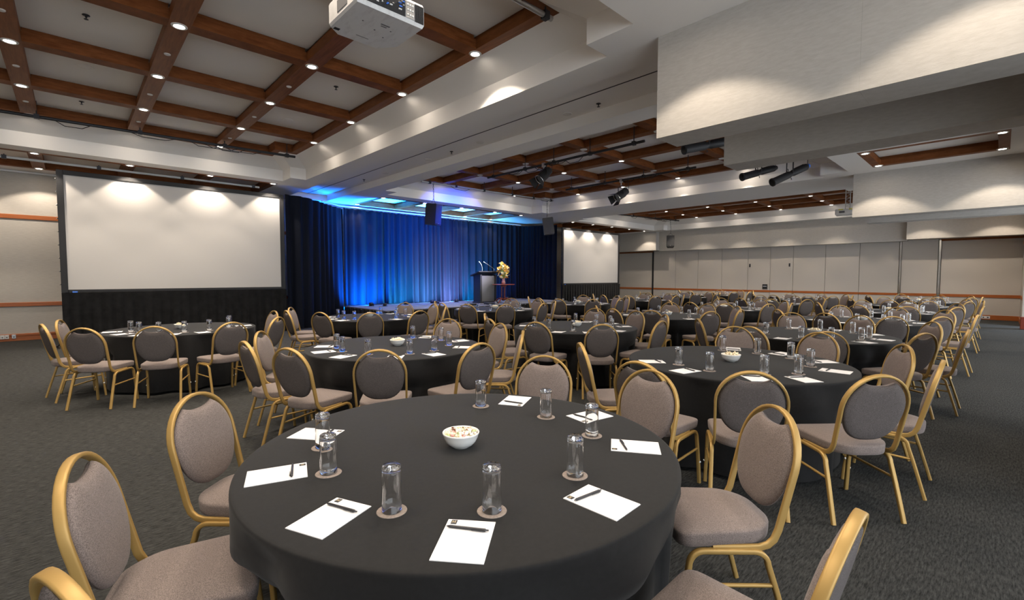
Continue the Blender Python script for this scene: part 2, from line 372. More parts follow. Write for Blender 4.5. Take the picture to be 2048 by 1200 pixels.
# right-hand pier and doorway trim far along the aisle
struct(MB().cbox(19.75, 19.95, -.66, -.44, 0, 2.55, .01).build('wall_pier', m_wall))
p = struct(empty('trim_25')); MB().cbox(19.70, 20.0, -.68, -.42, 0, .36, .012).build('plinth', m_red, p)
MB().cbox(19.68, 20.02, -.7, -.40, 2.42, 2.55, .02).build('capital', m_rail, p)
MB().box(20.9, XF, -.48, -.46, .78, .88).build('rail', m_rail, p); MB().cbox(20.9, XF, -.48, -.45, 0, .165, .005).build('skirting', m_rail, p)
MB().box(19.955, 20.0, -.60, -.44, .36, 2.42).build('architrave', m_rail, p)

# ------------------------------------------------------------------ recessed downlights
def downlight(x, y, z, lit, label, core=50):
    o = empty('downlight', (x, y, z)); tag(o, label, 'light', 'recessed ceiling downlights')
    if not hasattr(downlight, 'ring'):
        b = MB().lathe([(.052, .0), (.052, -.006), (.062, -.012), (.078, -.008), (.082, .0)], 24); downlight.ring = b.mesh('trim_ring', m_white)
        b = MB(); n = 24; b.add([(.054*cos(2*pi*k/n), .054*sin(2*pi*k/n), -.004) for k in range(n)], [tuple(range(n))[::-1]])
        downlight.on = b.mesh('lens', m_lens); downlight.off = b.mesh('lens', m_off)
    r = bpy.data.objects.new('trim_ring', downlight.ring); COL.objects.link(r); r.parent = o
    l = bpy.data.objects.new('lens', downlight.on if lit else downlight.off); COL.objects.link(l); l.parent = o
    if lit:
        s = spot('lamp', (0, 0, -.02), (0, 0, -1), SPOT_W*lit*(1 if core < 45 else .5)); s.parent = o; photometric(s.data, core, SPILL)
ORD = ['first', 'second', 'third', 'fourth', 'fifth', 'sixth', 'seventh']
def dl(bay, cols, ci, ri, lit=1, core=41):
    st = 'lit' if lit else 'unlit'
    downlight(cols[ci], ROWS[ri], ZW-.001, lit, '%s downlight, %s row from the stage, %s timber beam of the %s coffer' % (st, ORD[ri], ORD[ci], bay), core)
for ci in range(5):
    for ri in range(5):
        if ri == 0 and ci in (0, 4): continue
        dl('near', AC, ci, ri, 1, 55 if (ci, ri) == (4, 4) else 41)
for ci in (1, 2, 3): dl('near', AC, ci, 5, 1, 50)  # unseen sixth-row lamps added to brighten the front table and seats
for ri in (0, 1, 2, 3, 4):
    if ri: dl('middle', BC, 1, ri, 0); dl('middle', BC, 3, ri, 0); dl('middle', BC, 2, ri); dl('middle', BC, 4, ri); dl('middle', BC, 0, ri)
    else: dl('middle', BC, 1, 0); dl('middle', BC, 2, 0); dl('middle', BC, 3, 0)
for ri in (0, 1, 2, 3, 4):
    for ci in (1, 2, 3, 4):
        if ri == 0 and ci in (3, 4): continue
        dl('far', DC, ci, ri, 1, 36 if ci == 4 else 41)
for nm, cols in (('large screen', AC), ('stage', BC), ('distant screen', DC)):
    for ci in range(5):
        for k, y in enumerate((13.13, 14.93)):
            if k and nm != 'stage' and not (nm == 'large screen' and ci < 2): continue
            if nm == 'large screen' and ci == 0: pass
            if nm == 'stage' and k and ci in (1, 2, ): continue
            xx = cols[ci] if 0 < ci < 4 else cols[ci]
            downlight(xx, y, ZS-.001, 1 if nm != 'stage' else .35, 'lit downlight, %s in the %s row above the %s' % (ORD[ci], ('front', 'back')[k], nm), 55 if k and nm != 'stage' else 48)
for nm, (x0, x1, y0, y1) in (('near bulkhead', NAR['p']), ('middle bulkhead', NAR['q']), ('far bulkhead', NAR['r']), ('added unseen behind the inner bulkhead', NAR['s']), ('added unseen behind the distant bulkhead', NAR['t']), ('added unseen at the close left corner', NAR['o'])):  # last three sets are unseen fill lamps in added coffers
    for i, x in enumerate((x0+.16, x1-.13)):
        for j, y in enumerate((y0+.1, y1-.11)):
            downlight(x, y, ZS-.001, 1, 'lit downlight, %s corner of the small coffer, %s' % (('near aisle', 'near inner', 'far aisle', 'far inner')[i*2+j], nm))
# small round fittings on the beams half way between the lamps
def beam_fitting(x, y, label):
    return tag(MB().lathe([(0, -.006), (.018, -.006), (.022, -.012), (.034, -.010), (.038, 0)], 16).build('beam_fitting', m_off, None, (x, y, ZW-.001)), label, 'fitting', 'beam fittings of the near coffer')
for ci in (1, 2, 3):
    for ri in (0, 1, 2):
        beam_fitting(AC[ci], (ROWS[ri]+ROWS[ri+1])/2, 'small pale fitting, %s beam of near coffer, between lamp rows %s' % (ORD[ci], ('one and two', 'two and three', 'three and four')[ri]))
# slot ceiling fittings
def disc(name, x, y, z, r, label, cat, mm=m_white, h=.012):
    return tag(MB().lathe([(0, -h), (r*.7, -h), (r*.74, -h*.7), (r*.78, -h), (r*.94, -h), (r, -h*.6), (r, 0)], 24).build(name, mm, None, (x, y, z)), label, cat)
def atz(u, v, z):
    d = F*926.6+R*(u-1024)+U*(600-v); return Vector((0, 0, CAMH))+d*((z-CAMH)/d.z)
for k, (u, v) in enumerate(((1130, 226), (918, 317-43), (851, 318), (768, 346))):
    p_ = atz(u, v, zt); disc('ceiling_speaker', 5.78, p_.y, zt, .075, 'pale round ceiling fitting, %s from the camera beside the dark track line' % ORD[k], 'fitting', m_off, .008)
def sprinkler(u, v, z, label):
    p_ = atz(u, v, z); o = tag(empty('sprinkler', p_), label, 'sprinkler', 'ceiling sprinklers')
    MB().lathe([(0, 0), (.035, 0), (.038, -.006), (.012, -.012), (.010, -.03), (0, -.03)], 14).build('rose', m_dmetal, o)
    MB().lathe([(.004, -.028), (.006, -.045), (.022, -.048), (.022, -.051), (0, -.052)], 12).build('deflector', m_dmetal, o)
for u, v, z, l in ((172, 30, ZP-.012, 'dark sprinkler head on white panel above the large screen side, nearest the camera'), (672, 173, ZP-.012, 'dark sprinkler head on white panel under the ceiling beams, beyond the projector'),
                   (163, 203, ZP-.012, 'dark sprinkler head on white panel near the front edge of the near coffer'), (1197, 207, zt, 'dark sprinkler head on the grey slot ceiling near the big bulkhead'),
                   (903, 303, zt, 'dark sprinkler head halfway along the grey slot ceiling'), (728, 359, zt, 'dark sprinkler head on the slot ceiling near the blue light')):
    sprinkler(u, v, z, l)
p_ = atz(170, 133, ZP-.012); disc('ceiling_speaker', p_.x, p_.y, ZP-.012, .1, 'round white speaker cover in the panel between the first two beams', 'speaker', m_panel)
p_ = atz(575, 240, ZP-.012); disc('ceiling_speaker', p_.x, p_.y, ZP-.012, .1, 'round white speaker cover in the panel near the corner of the near coffer', 'speaker', m_panel)

# ------------------------------------------------------------------ screens with black skirts
def screen(x0, x1, z0, z1, y, big):
    w = 'large' if big else 'distant'
    o = tag(empty('projection_screen', ((x0+x1)/2, y, 0)), '%s white projection screen in black frame, %s' % (w, 'beside the left wall' if big else 'at the far end of the stage'), 'screen')
    X0, X1 = -(x1-x0)/2, (x1-x0)/2; fw = .105
    MB().box(X0-.01, X1+.01, -.004, .004, z0-.01, z1+.01).build('fabric', m_screen, o)
    b = MB(); b.cbox(X0-fw, X0, -.03, .03, z0-fw*.6, z1+fw*.9, .006); b.cbox(X1, X1+fw, -.03, .03, z0-fw*.6, z1+fw*.9, .006)
    b.cbox(X0, X1, -.03, .03, z1, z1+fw*.9, .006); b.cbox(X0, X1, -.03, .03, z0-fw*.6, z0, .006); b.build('frame', m_black, o)
    b = MB()
    for k in range(9): b.lathe([(0, 0), (.012, 0), (.012, .02), (0, .02)], 8, X0-fw-.012, .0, z0+.1+k*(z1-z0-.2)/8)
    b.build('snap', m_chrome, o)
    MB().cbox(X0+.06, X0+.14, -.036, -.03, z0-.07, z0-.035, .002).build('maker_plate', m_gel, o)
    for xx in (X0-.02, X1+.02): MB().box(xx-.03, xx+.03, .03, .09, 0, z0).box(xx-.03, xx+.03, -.02, .45, 0, .04).build('leg', m_dmetal, o)
    # skirt
    n = 260; rows = 6; vv = []; fs = []; rng = random.Random(int(x0*10)); ph = 0
    for i in range(n+1):
        x = X0-fw+(x1-x0+2*fw)*i/n; ph += 2*pi*(x1-x0)/n/.17*(.75+.5*rng.random())
        for j in range(rows+1):
            t = j/rows; vv.append((x, -.06-.035*t*(sin(ph)+.35*sin(ph*.37))-.015, z0-fw*.6-(z0-fw*.6-.015)*t))
    for i in range(n):
        for j in range(rows): a = i*(rows+1)+j; fs.append((a, a+1, a+rows+2, a+rows+1))
    s = MB().add(vv, fs, True).build('skirt', m_drape, o)
    return o
SY = 13.40
screen(-.07, 4.095, 1.21, 3.583, SY, True)
screen(15.83, 20.08, 1.19, 3.573, SY, False)

# ------------------------------------------------------------------ stage, curtains
STZ, SX0, SX1, SYF, SYB = .50, 6.55, 14.75, 12.22, 15.0
st = tag(empty('stage', ((SX0+SX1)/2, (SYF+SYB)/2, 0)), 'low grey carpeted stage with black skirt in front of the blue curtain', 'stage')
nd = 7
for i in range(nd):
    for j in range(2):
        xa, xb = SX0+(SX1-SX0)*i/nd, SX0+(SX1-SX0)*(i+1)/nd; ya, yb = SYF+(SYB-SYF)*j/2, SYF+(SYB-SYF)*(j+1)/2
        q = MB().cbox(xa+.004, xb-.004, ya+.004, yb-.004, STZ-.06, STZ, .006).build('deck', m_stage, st); q.location = (-(SX0+SX1)/2, -(SYF+SYB)/2, 0)
def ribbon(path, z0f, z1f, amp, wl, seed, rows=10, flare=1.0, step=.022, ruffle=0):
    """pleated cloth along a plan path; amp/wl pleat depth and width"""
    rng = random.Random(seed); P = [Vector(p) for p in path]; L = [0]
    for a, b in zip(P, P[1:]): L.append(L[-1]+(b-a).length)
    n = int(L[-1]/step); vv = []; fs = []; ph = 0; w2 = rng.random()*6
    for i in range(n+1):
        s = L[-1]*i/n; k = max(q for q in range(len(L)-1) if L[q] <= s+1e-9); t = (s-L[k])/(L[k+1]-L[k])
        p = P[k].lerp(P[k+1], t); d = (P[k+1]-P[k]).normalized(); nn = Vector((d.y, -d.x, 0))
        ph += 2*pi*step/wl*(.55+.9*(.5+.5*sin(s*2.3+w2)*sin(s*.9+1)))
        f = sin(ph)+.45*sin(ph*.53+1.3)+.25*sin(ph*1.9+w2)
        for j in range(rows+1):
            q = j/rows; z = z1f(s)+(z0f(s)-z1f(s))*q; g = amp*(.55+.45*q*flare)
            off = f*g+.02*q*sin(s*1.3+w2)
            if ruffle and j < 2: z += ruffle*sin(ph*1.7)*(1-j)
            vv.append((p.x+nn.x*off, p.y+nn.y*off, z))
    for i in range(n):
        for j in range(rows): a = i*(rows+1)+j; fs.append((a, a+1, a+rows+2, a+rows+1))
    return MB().add(vv, fs, True)
cx_, cy_ = (SX0+SX1)/2, (SYF+SYB)/2
q = ribbon([(SX0, SYB, 0), (SX0, SYF, 0), (SX1, SYF, 0), (SX1, SYB, 0)], lambda s: .01, lambda s: STZ-.03, .012, .2, 3, 3).build('skirt', m_drape, st); q.location = (-cx_, -cy_, 0)
# path of the curtain rail: forward beside the large screen, back behind the stage, forward again at the distant screen
PA = [(4.30, 13.62, 0), (4.75, 13.66, 0), (5.30, 14.05, 0), (5.85, 14.60, 0), (6.35, 15.03, 0), (6.66, 15.26, 0)]
PB = [(6.60, 15.15, 0), (7.4, 15.17, 0), (9.2, 15.16, 0), (11.08, 15.165, 0)]
PC = [(11.0, 15.27, 0), (11.5, 15.26, 0), (13.0, 15.20, 0), (14.82, 15.12, 0)]
PD = [(14.78, 15.26, 0), (15.0, 15.06, 0), (15.3, 14.6, 0), (15.55, 14.0, 0), (15.64, 13.6, 0)]
tag(ribbon(PA, lambda s: .012, lambda s: 3.74-.0*s, .06, .30, 11, 12, 1.9).build('stage_curtain', m_curtain), 'dark stage curtain drop that bends forward to the large screen edge, pooling on the floor', 'curtain', 'stage curtains')
tag(ribbon(PB, lambda s: .012 if s < .12 else STZ+.01, lambda s: 3.76, .075, .25, 12, 12, 1.2, ruffle=.008).build('stage_curtain', m_curtain), 'tall pleated curtain behind the stage lit bright blue from below', 'curtain', 'stage curtains')
tag(ribbon(PC, lambda s: STZ+.01, lambda s: 3.77, .07, .25, 13, 12, 1.2, ruffle=.008).build('stage_curtain', m_curtain), 'tall pleated curtain behind the lectern fading from blue to black', 'curtain', 'stage curtains')
tag(ribbon(PD, lambda s: .012, lambda s: 3.78, .05, .17, 14, 10, 1.2).build('stage_curtain', m_curtain), 'black curtain drop that bends forward to the distant screen', 'curtain', 'stage curtains')
tag(MB().tube([(5.6, 14.35, 3.79), (6.4, 14.96, 3.79), (7.4, 15.05, 3.80), (14.75, 15.0, 3.80)], .022, 8).build('curtain_rail', m_white), 'pale curtain rail running along the top of the blue curtain', 'rail')
# par uplights
for k, (x, c, p_) in enumerate(PARS):
    o = tag(empty('par_light', (x, 14.40, STZ)), 'small black par uplight on the stage deck, %s from the left end of the curtain' % ORD[k], 'light', 'stage uplights')
    b = MB().lathe([(0, .03), (.055, .03), (.065, .06), (.065, .12), (.0, .12)], 16); b.xf(Matrix.Rotation(radians(-14), 4, 'X')); b.build('can', m_black, o)
    MB().box(-.07, .07, -.05, .05, 0, .02).box(-.075, -.066, -.02, .02, 0, .09).box(.066, .075, -.02, .02, 0, .09).build('bracket', m_black, o)
    s = spot('lamp', (0, .03, .14), (0, .95, 1.0), p_, c, 140, .5, .05); s.parent = o
# blue flood on the ceiling above the curtain corner and the stage coffer
for k, (x, y, z, tx, ty, tz, p_, an) in enumerate(((5.9, 15.30, 3.2, 6.5, 14.2, 4.0, 90, 140), (7.5, 14.05, STZ+.12, 7.5, 14.05, 3.9, 4200, 34), (9.6, 14.05, STZ+.12, 9.6, 14.05, 3.9, 4200, 34), (12.2, 14.05, STZ+.12, 12.0, 14.05, 3.9, 3600, 33))):
    o = tag(empty('par_light', (x, y, STZ if k else 0)), 'small black par light %s' % ('on a stand behind the curtain corner near the large screen', 'pointing straight up at the left of the stage deck', 'pointing straight up in the middle of the stage deck', 'pointing straight up behind the pedestal table')[k], 'light')
    zz = z-(STZ if k else 0)
    MB().lathe([(0, .0), (.05, .0), (.06, .03), (.06, .09), (0, .09)], 14, 0, 0, zz-.11).build('can', m_black, o)
    if not k: MB().tube([(0, 0, 0), (0, 0, zz-.1)], .02, 8).lathe([(0, 0), (.2, 0), (.2, .02), (0, .02)], 14).build('stand', m_black, o)
    else: MB().box(-.07, .07, -.05, .05, 0, .02).build('bracket', m_black, o)
    s = spot('lamp', (0, 0, zz), (tx-x, ty-y, tz-(STZ if k else 0)), p_, (.008, .15, 1), an, .3, .05); s.parent = o
# blue wash over the whole curtain from the rigging pipe
bw = spot('blue_wash', (8.1, 8.0, 3.72), (9.7, 15.2, 2.3), 5200, (0, .06, 1), 42, .95, .06)   # from the closer barn-door lamp

# lectern with two gooseneck microphones
LX, LY = 11.32, 13.42
o = tag(empty('lectern', (LX, LY, STZ), radians(-6)), 'dark lectern with grey front panel and slanted top on the stage', 'lectern')
MB().cbox(-.29, .29, -.20, -.17, .06, 1.02, .004).build('front_panel', m_lect, o)
for sx in (-1, 1): MB().cbox(sx*.33-.04, sx*.33+.04, -.23, .25, .02, 1.06, .01).build('side_panel', m_black, o)
MB().cbox(-.40, .40, -.26, .28, 0, .05, .01).build('base', m_black, o)
b = MB().cbox(-.47, .47, -.30, .34, -.02, .025, .008); b.xf(Matrix.Translation((0, 0, 1.10)) @ Matrix.Rotation(radians(-14), 4, 'X')); b.build('top', m_black, o)
for k, pts in enumerate(([(-.27, -.2, 1.15), (-.27, -.21, 1.30), (-.30, -.20, 1.42), (-.36, -.17, 1.52)], [(.27, -.2, 1.15), (.25, -.21, 1.28), (.12, -.2, 1.36), (-.02, -.18, 1.45), (-.14, -.15, 1.52)])):
    g = MB().tube(pts, .010, 8).build('gooseneck', m_chrome, o); e_ = Vector(pts[-1]); MB().tube([e_, e_+Vector((-.03, .01, .02))], .016, 8).build('microphone', m_chrome, g)
# low foldback boxes at the stage edge
for k, x in enumerate((9.9, 10.75)):
    o = tag(empty('cable_box', (x, 12.45, STZ)), 'flat black floor box on the stage edge, %s' % ('in front of the lectern', 'beside the pedestal table feet')[k], 'box')
    MB().cbox(-.22, .22, -.12, .12, 0, .07, .01).build('case', m_black, o); MB().tube([(-.22, 0, .02), (-.4, .05, .012), (-.5, -.02, .012)], .012, 6).build('cable', m_black, o)

# pedestal table, vase, flowers
TX, TY = 11.62, 12.72
o = tag(empty('pedestal_table', (TX, TY, STZ)), 'small round mahogany pedestal table beside the lectern', 'table')
MB().lathe([(0, .68), (.40, .68), (.425, .692), (.425, .70), (.41, .712), (0, .712)], 40).build('top', m_red, o)
for k in range(3):
    a_ = 2*pi*k/3+.5; MB().tube([(.07*cos(a_), .07*sin(a_), .16), (.07*cos(a_), .07*sin(a_), .69)], .022, 10).build('column', m_red, o)
MB().lathe([(0, .10), (.05, .10), (.10, .14), (.10, .17), (0, .17)], 20).lathe([(0, .60), (.1, .62), (.12, .68), (0, .68)], 20).build('hub', m_red, o)
for k in range(4):
    a_ = pi/2*k+.35; MB().tube([(cos(a_)*r_, sin(a_)*r_, z_) for r_, z_ in ((.05, .155), (.14, .19), (.24, .15), (.33, .06), (.40, .028))], [.032, .032, .028, .024, .026], 10).build('leg', m_red, o)
v = tag(MB().lathe([(0, 0), (.06, 0), (.075, .05), (.06, .12), (.045, .17), (.055, .2), (.05, .2), (.04, .17), (.05, .1), (0, .02)], 20).build('vase', noise_mix(mat('red_glaze', (.5, .05, .05), .2), (.45, .02, .02), (.8, .55, .45), (1, 1, 1), 18, 3), None, (TX, TY, STZ+.712)), 'red and white patterned vase on the pedestal table', 'vase')
fl = tag(empty('flower_arrangement', (TX, TY, STZ+.88)), 'spray of yellow and cream flowers in the red vase', 'flowers')
rng = random.Random(5)
b = MB()
for k in range(14):
    a_, t_ = rng.uniform(0, 2*pi), rng.uniform(.1, .8); e_ = Vector((.3*t_*cos(a_)-.05, .3*t_*sin(a_), .25+.4*rng.random()*(1-t_*.4)))
    b.tube([(0, 0, 0), e_*.5+Vector((0, 0, .05)), e_], .005, 5)
b.build('stems', m_leaf, fl)
def blossom(sz):
    b = MB()
    for p_ in range(6):
        a_ = p_*pi/3; d_ = Vector((cos(a_), sin(a_), .35)); s_ = Vector((-sin(a_), cos(a_), 0))
        b.add([(0, 0, 0), d_*sz*.55+s_*sz*.32, d_*sz+Vector((0, 0, -.1*sz)), d_*sz*.55-s_*sz*.32], [(0, 1, 2, 3)], True)
    b.lathe([(0, .25*sz), (.16*sz, .18*sz), (.16*sz, 0)], 8); return b
bl = [blossom(.06).mesh('blossom', m_petal), blossom(.05).mesh('blossom', m_petal2), blossom(.055).mesh('blossom', mat('amber_petal', (.8, .42, .06), .6))]
for k in range(95):
    u_ = rng.random(); hgt = rng.uniform(.05, .62); r_ = .26*(1-(hgt-.2)**2*3)*sqrt(u_); r_ = max(.02, r_); a_ = rng.uniform(0, 2*pi)
    q = bpy.data.objects.new('blossom', bl[k % 3]); COL.objects.link(q); q.parent = fl
    q.location = (r_*cos(a_)+.22*(.30-hgt)*.8, r_*sin(a_), hgt); q.rotation_euler = (rng.uniform(-1.2, 1.2), rng.uniform(-1.2, 1.2), rng.uniform(0, 6))
for k in range(7):
    b = MB(); L_ = .2; b.add([(0, 0, 0), (-.02, 0, L_*.5), (0, .01, L_), (.02, 0, L_*.5)], [(0, 1, 2, 3)], True); q = b.build('leaf', m_leaf, fl)
    q.location = (rng.uniform(-.15, .05), rng.uniform(-.1, .1), rng.uniform(.25, .42)); q.rotation_euler = (rng.uniform(-.4, .4), rng.uniform(-.6, .2), rng.uniform(0, 6))

# ------------------------------------------------------------------ rigging pipes, speakers, luminaires, projectors
def pipe(a_, b_, r_, label, drops, mm=m_dmetal, top=ZP-.02, clutter=0):
    o = tag(empty('rigging_pipe', a_), label, 'pipe'); A = Vector(a_); Bv = Vector(b_)-A
    MB().tube([(0, 0, 0), Bv], r_, 10).build('tube', mm, o)
    for t in drops:
        p_ = Bv*t; MB().tube([p_+Vector((0, 0, -r_*1.4)), p_+Vector((0, 0, top-A.z))], .010, 6).box(p_.x-.035, p_.x+.035, p_.y-.035, p_.y+.035, p_.z-r_*1.3, p_.z+r_*1.5).build('hanger', m_dmetal, o)
    rng = random.Random(clutter)
    for k in range(clutter):
        t = rng.random()*.8+.1; p_ = Bv*t; q_ = Bv*min(.98, t+.10+.08*rng.random()); s_ = .05+.06*rng.random()
        MB().tube([p_+Vector((0, 0, .02)), p_.lerp(q_, .3)+Vector((0, 0, -s_)), p_.lerp(q_, .7)+Vector((0, 0, -s_)), q_+Vector((0, 0, .02))], .007, 5).build('cable', m_black, o)
    return o
pipe((-2.0, 11.78, 4.27), (3.86, 11.42, 4.27), .028, 'long black rigging pipe along the far edge of the near coffer', (.1, .28, .52, .76, .97), clutter=6)
pipe((2.9, 3.46, 4.28), (3.85, 3.45, 4.28), .03, 'short grey rigging pipe at the close corner of the near coffer', (.15, .9), m_metal)
pipe((-1.0, 13.72, 3.86), (3.7, 13.72, 3.86), .026, 'white pipe running just above the top of the large screen', (.02, .32, .64, .97), m_white, 3.92)
pipe((7.5, 11.76, 4.27), (12.9, 11.44, 4.27), .028, 'grey rigging pipe with two speaker chains at the stage edge of the middle coffer', (.05, .22, .42, .64, .82, .98), m_metal, clutter=2)
pipe((8.37, 9.8, 4.2), (8.37, 5.0, 4.2), .028, 'black lamp pipe nearer the camera in the middle coffer', (.05, .3, .5, .72, .95), clutter=7)
pipe((11.28, 9.45, 4.2), (11.28, 5.3, 4.2), .028, 'black lamp pipe on the far side of the middle coffer', (.05, .35, .65, .95), clutter=5)
pipe((8.37, 4.5, 4.25), (8.37, 3.1, 4.25), .028, 'short black lamp pipe half hidden by the big bulkhead', (.1, .9))
pipe((11.28, 4.3, 4.25), (11.28, 2.95, 4.25), .028, 'short black lamp pipe that carries the two long spotlights', (.1, .9))
pipe((17.0, 12.0, 4.26), (21.9, 11.1, 4.26), .028, 'thin black rigging pipe at the stage end of the far coffer', (.05, .35, .65, .95), clutter=6)
def chain(x, y, z0, z1, parent, name='chain'):
    b = MB(); n = int((z1-z0)/.05)
    for k in range(n):
        z = z0+(z1-z0)*(k+.5)/n; a_ = k % 2*pi/2; h = (z1-z0)/n*.62; w_ = .016
        b.tube([(w_*cos(t)*cos(a_), w_*cos(t)*sin(a_), z+h*sin(t)) for t in [2*pi*i/8 for i in range(8)]], .005, 4, True)
    b.v = [(p[0]+x+.012*sin(p[2]*9), p[1]+y, p[2]) for p in b.v]; return b.build(name, m_dmetal, parent)
m_grill = noise_mix(mat('speaker_grille', (.03, .03, .032), .6), (.015, .015, .016), (.06, .06, .063), (1, 1, 1), 160, 2)
def speaker(x, y, z0, z1, w_, d_, rz, tilt, ztop, label, col):
    o = tag(empty('loudspeaker', (x, y, z0), rz), label, 'speaker'); h = z1-z0; M = Matrix.Rotation(tilt, 4, 'X')
    b = MB(); P = [(-w_/2, -d_/2), (w_/2, -d_/2), (w_*.36, d_/2), (-w_*.36, d_/2)]
    b.add([(*p, 0) for p in P]+[(*p, h) for p in P], [(3, 2, 1, 0), (4, 5, 6, 7), (0, 1, 5, 4), (1, 2, 6, 5), (2, 3, 7, 6), (3, 0, 4, 7)]); b.xf(M); b.build('cabinet', col, o)
    MB().cbox(-w_*.47, w_*.47, -d_/2-.014, -d_/2-.001, .03, h-.02, .005).xf(M).build('grille', m_grill, o)
    MB().box(-.02, .02, -d_/2-.017, -d_/2-.013, .04, .055).xf(M).build('badge', m_metal, o)
    for s_ in (-1, 1): MB().tube([(s_*w_*.3, 0, h-.01), (s_*w_*.3, 0, h+.05), (s_*w_*.22, 0, h+.06)], .008, 6).xf(M).build('eye_bolt', m_chrome, o)
    t_ = M @ Vector((0, 0, h+.05))
    MB().tube([M @ Vector((-w_*.3, 0, h+.05)), t_+Vector((0, 0, .12)), M @ Vector((w_*.3, 0, h+.05))], .006, 6).build('bridle', m_dmetal, o)
    chain(t_.x, t_.y, h+.12, ztop-z0, o)
m_spk = mat('speaker_black', (.02, .02, .022), .5); m_spk2 = mat('speaker_cabinet_grey', (.06, .06, .065), .5)
speaker(7.86, 11.76, 3.03, 3.64, .40, .36, radians(30), radians(4), 4.27, 'black loudspeaker on chain in front of the blue curtain, closest to camera', m_spk)
speaker(12.72, 11.45, 3.03, 3.63, .44, .36, radians(45), radians(-7), 4.27, 'grey loudspeaker with blue-lit side on chain at the far stage side', m_spk2)
speaker(21.2, 11.16, 2.92, 3.47, .36, .34, radians(-62), radians(-10), 4.26, 'small black loudspeaker on chain before the far wall', m_spk)

def luminaire(x, y, zp, z, L_, r_, az, el, label, fresnel, pipe_z):
    """theatre lamp hung from a pipe: yoke, clamp, body; barn doors when fresnel"""
    o = tag(empty('stage_light', (x, y, z)), label, 'spotlight'); M = Matrix.Rotation(az, 4, 'Z') @ Matrix.Rotation(el, 4, 'Y')
    b = MB(); n = 18
    if fresnel: prof = [(0, -L_*.5), (r_*.55, -L_*.5), (r_*.8, -L_*.45), (r_*.85, -L_*.2), (r_, -L_*.18), (r_, L_*.3), (r_*1.05, L_*.31), (r_*1.05, L_*.36), (r_*.85, L_*.36), (r_*.8, L_*.3), (0, L_*.29)]
    else: prof = [(0, -L_*.5), (r_*.7, -L_*.5), (r_*.9, -L_*.46), (r_*.9, -L_*.1), (r_*.75, -L_*.06), (r_*.75, 0), (r_*.95, .02), (r_, L_*.46), (r_*1.12, L_*.47), (r_*1.12, L_*.5), (r_*.85, L_*.5), (r_*.8, L_*.44), (0, L_*.44)]
    b.lathe(prof, n); b.xf(M @ Matrix.Rotation(pi/2, 4, 'Y')); b.build('body', m_black, o)
    b = MB()
    for k in range(6 if fresnel else 4):
        a_ = 2*pi*k/(6 if fresnel else 4)+.3; zz = -L_*.3; b.box(-L_*.42, -L_*.12, -.008, .008, r_*.8, r_*.8+.02)
    b.xf(M); b.build('cooling_fin', m_dmetal, o)
    if fresnel:
        for k in range(4):
            a_ = pi/2*k; q = MB().add([(L_*.36, -r_*.85, r_*.95), (L_*.36, r_*.85, r_*.95), (L_*.62, r_*1.1, r_*1.45), (L_*.62, -r_*1.1, r_*1.45), (L_*.365, -r_*.85, r_*.99), (L_*.365, r_*.85, r_*.99), (L_*.625, r_*1.1, r_*1.49), (L_*.625, -r_*1.1, r_*1.49)],
                    [(0, 1, 2, 3), (7, 6, 5, 4), (0, 4, 5, 1), (1, 5, 6, 2), (2, 6, 7, 3), (3, 7, 4, 0)]); q.xf(M @ Matrix.Rotation(a_, 4, 'X')); q.build('barn_door', m_black, o)
        MB().lathe([(r_*.86, 0), (r_*1.1, 0), (r_*1.1, .02), (r_*.86, .02)], 18, close=True).xf(M @ Matrix.Translation((L_*.33, 0, 0)) @ Matrix.Rotation(pi/2, 4, 'Y')).build('gel_frame', m_chrome, o)
    else:
        MB().tube([M @ Vector((0, 0, r_)), M @ Vector((0, 0, r_*1.6))], .008, 6).tube([M @ Vector((0, 0, -r_)), M @ Vector((0, 0, -r_*1.5))], .008, 6).build('shutter_handle', m_dmetal, o)
        MB().lathe([(0, 0), (r_*.6, 0), (r_*.6, .05), (0, .05)], 14).xf(M @ Matrix.Translation((-L_*.49, 0, 0)) @ Matrix.Rotation(-pi/2, 4, 'Y')).build('end_cap', m_gel if 'blue' in label else m_dmetal, o)
    wv = M @ Vector((0, 1, 0)); h = pipe_z-z
    yk = MB().tube([wv*r_*1.15, wv*r_*1.15+Vector((0, 0, h*.55)), Vector((0, 0, h*.62)), -wv*r_*1.15+Vector((0, 0, h*.55)), -wv*r_*1.15], .012, 6).build('yoke', m_dmetal, o)
    MB().tube([(0, 0, h*.6), (0, 0, h-.03)], .014, 8).box(-.03, .03, -.04, .04, h-.06, h+.04).build('clamp', m_metal, o)
    b = M @ Vector((-L_*.5, 0, 0)); MB().tube([b, b+Vector((.05, 0, -.03)), b+Vector((.1, .02, .08)), b+Vector((.02, 0, h*.8)), (0, .03, h)], .007, 5).build('power_cable', m_black, o)
AZ = pi+radians(24)
luminaire(8.37, 7.72, 0, 3.94, .50, .115, pi-radians(12), radians(42), 'black stage lamp with barn doors on the closer lamp pipe', True, 4.2)
luminaire(11.28, 7.45, 0, 3.80, .50, .115, pi-radians(20), radians(32), 'black stage lamp with barn doors on the farther lamp pipe', True, 4.2)
luminaire(11.28, 3.22, 0, 3.70, .92, .08, pi-radians(34), radians(24), 'long black ellipsoidal spotlight with blue end cap below the inner bulkhead', False, 4.25)
luminaire(11.28, 3.85, 0, 3.84, .90, .08, pi-radians(30), radians(16), 'long black ellipsoidal spotlight partly tucked behind the inner bulkhead', False, 4.25)
luminaire(8.37, 3.75, 0, 3.86, .90, .08, pi-radians(34), radians(12), 'long black ellipsoidal spotlight showing between the two big bulkheads', False, 4.25)
# front wash that pales the middle of the curtain
wsh = spot('front_wash', (11.0, 7.75, 3.6), (10.4, 15.1, 1.7), 2600, (.95, .90, 1.0), 28, 1, .06)

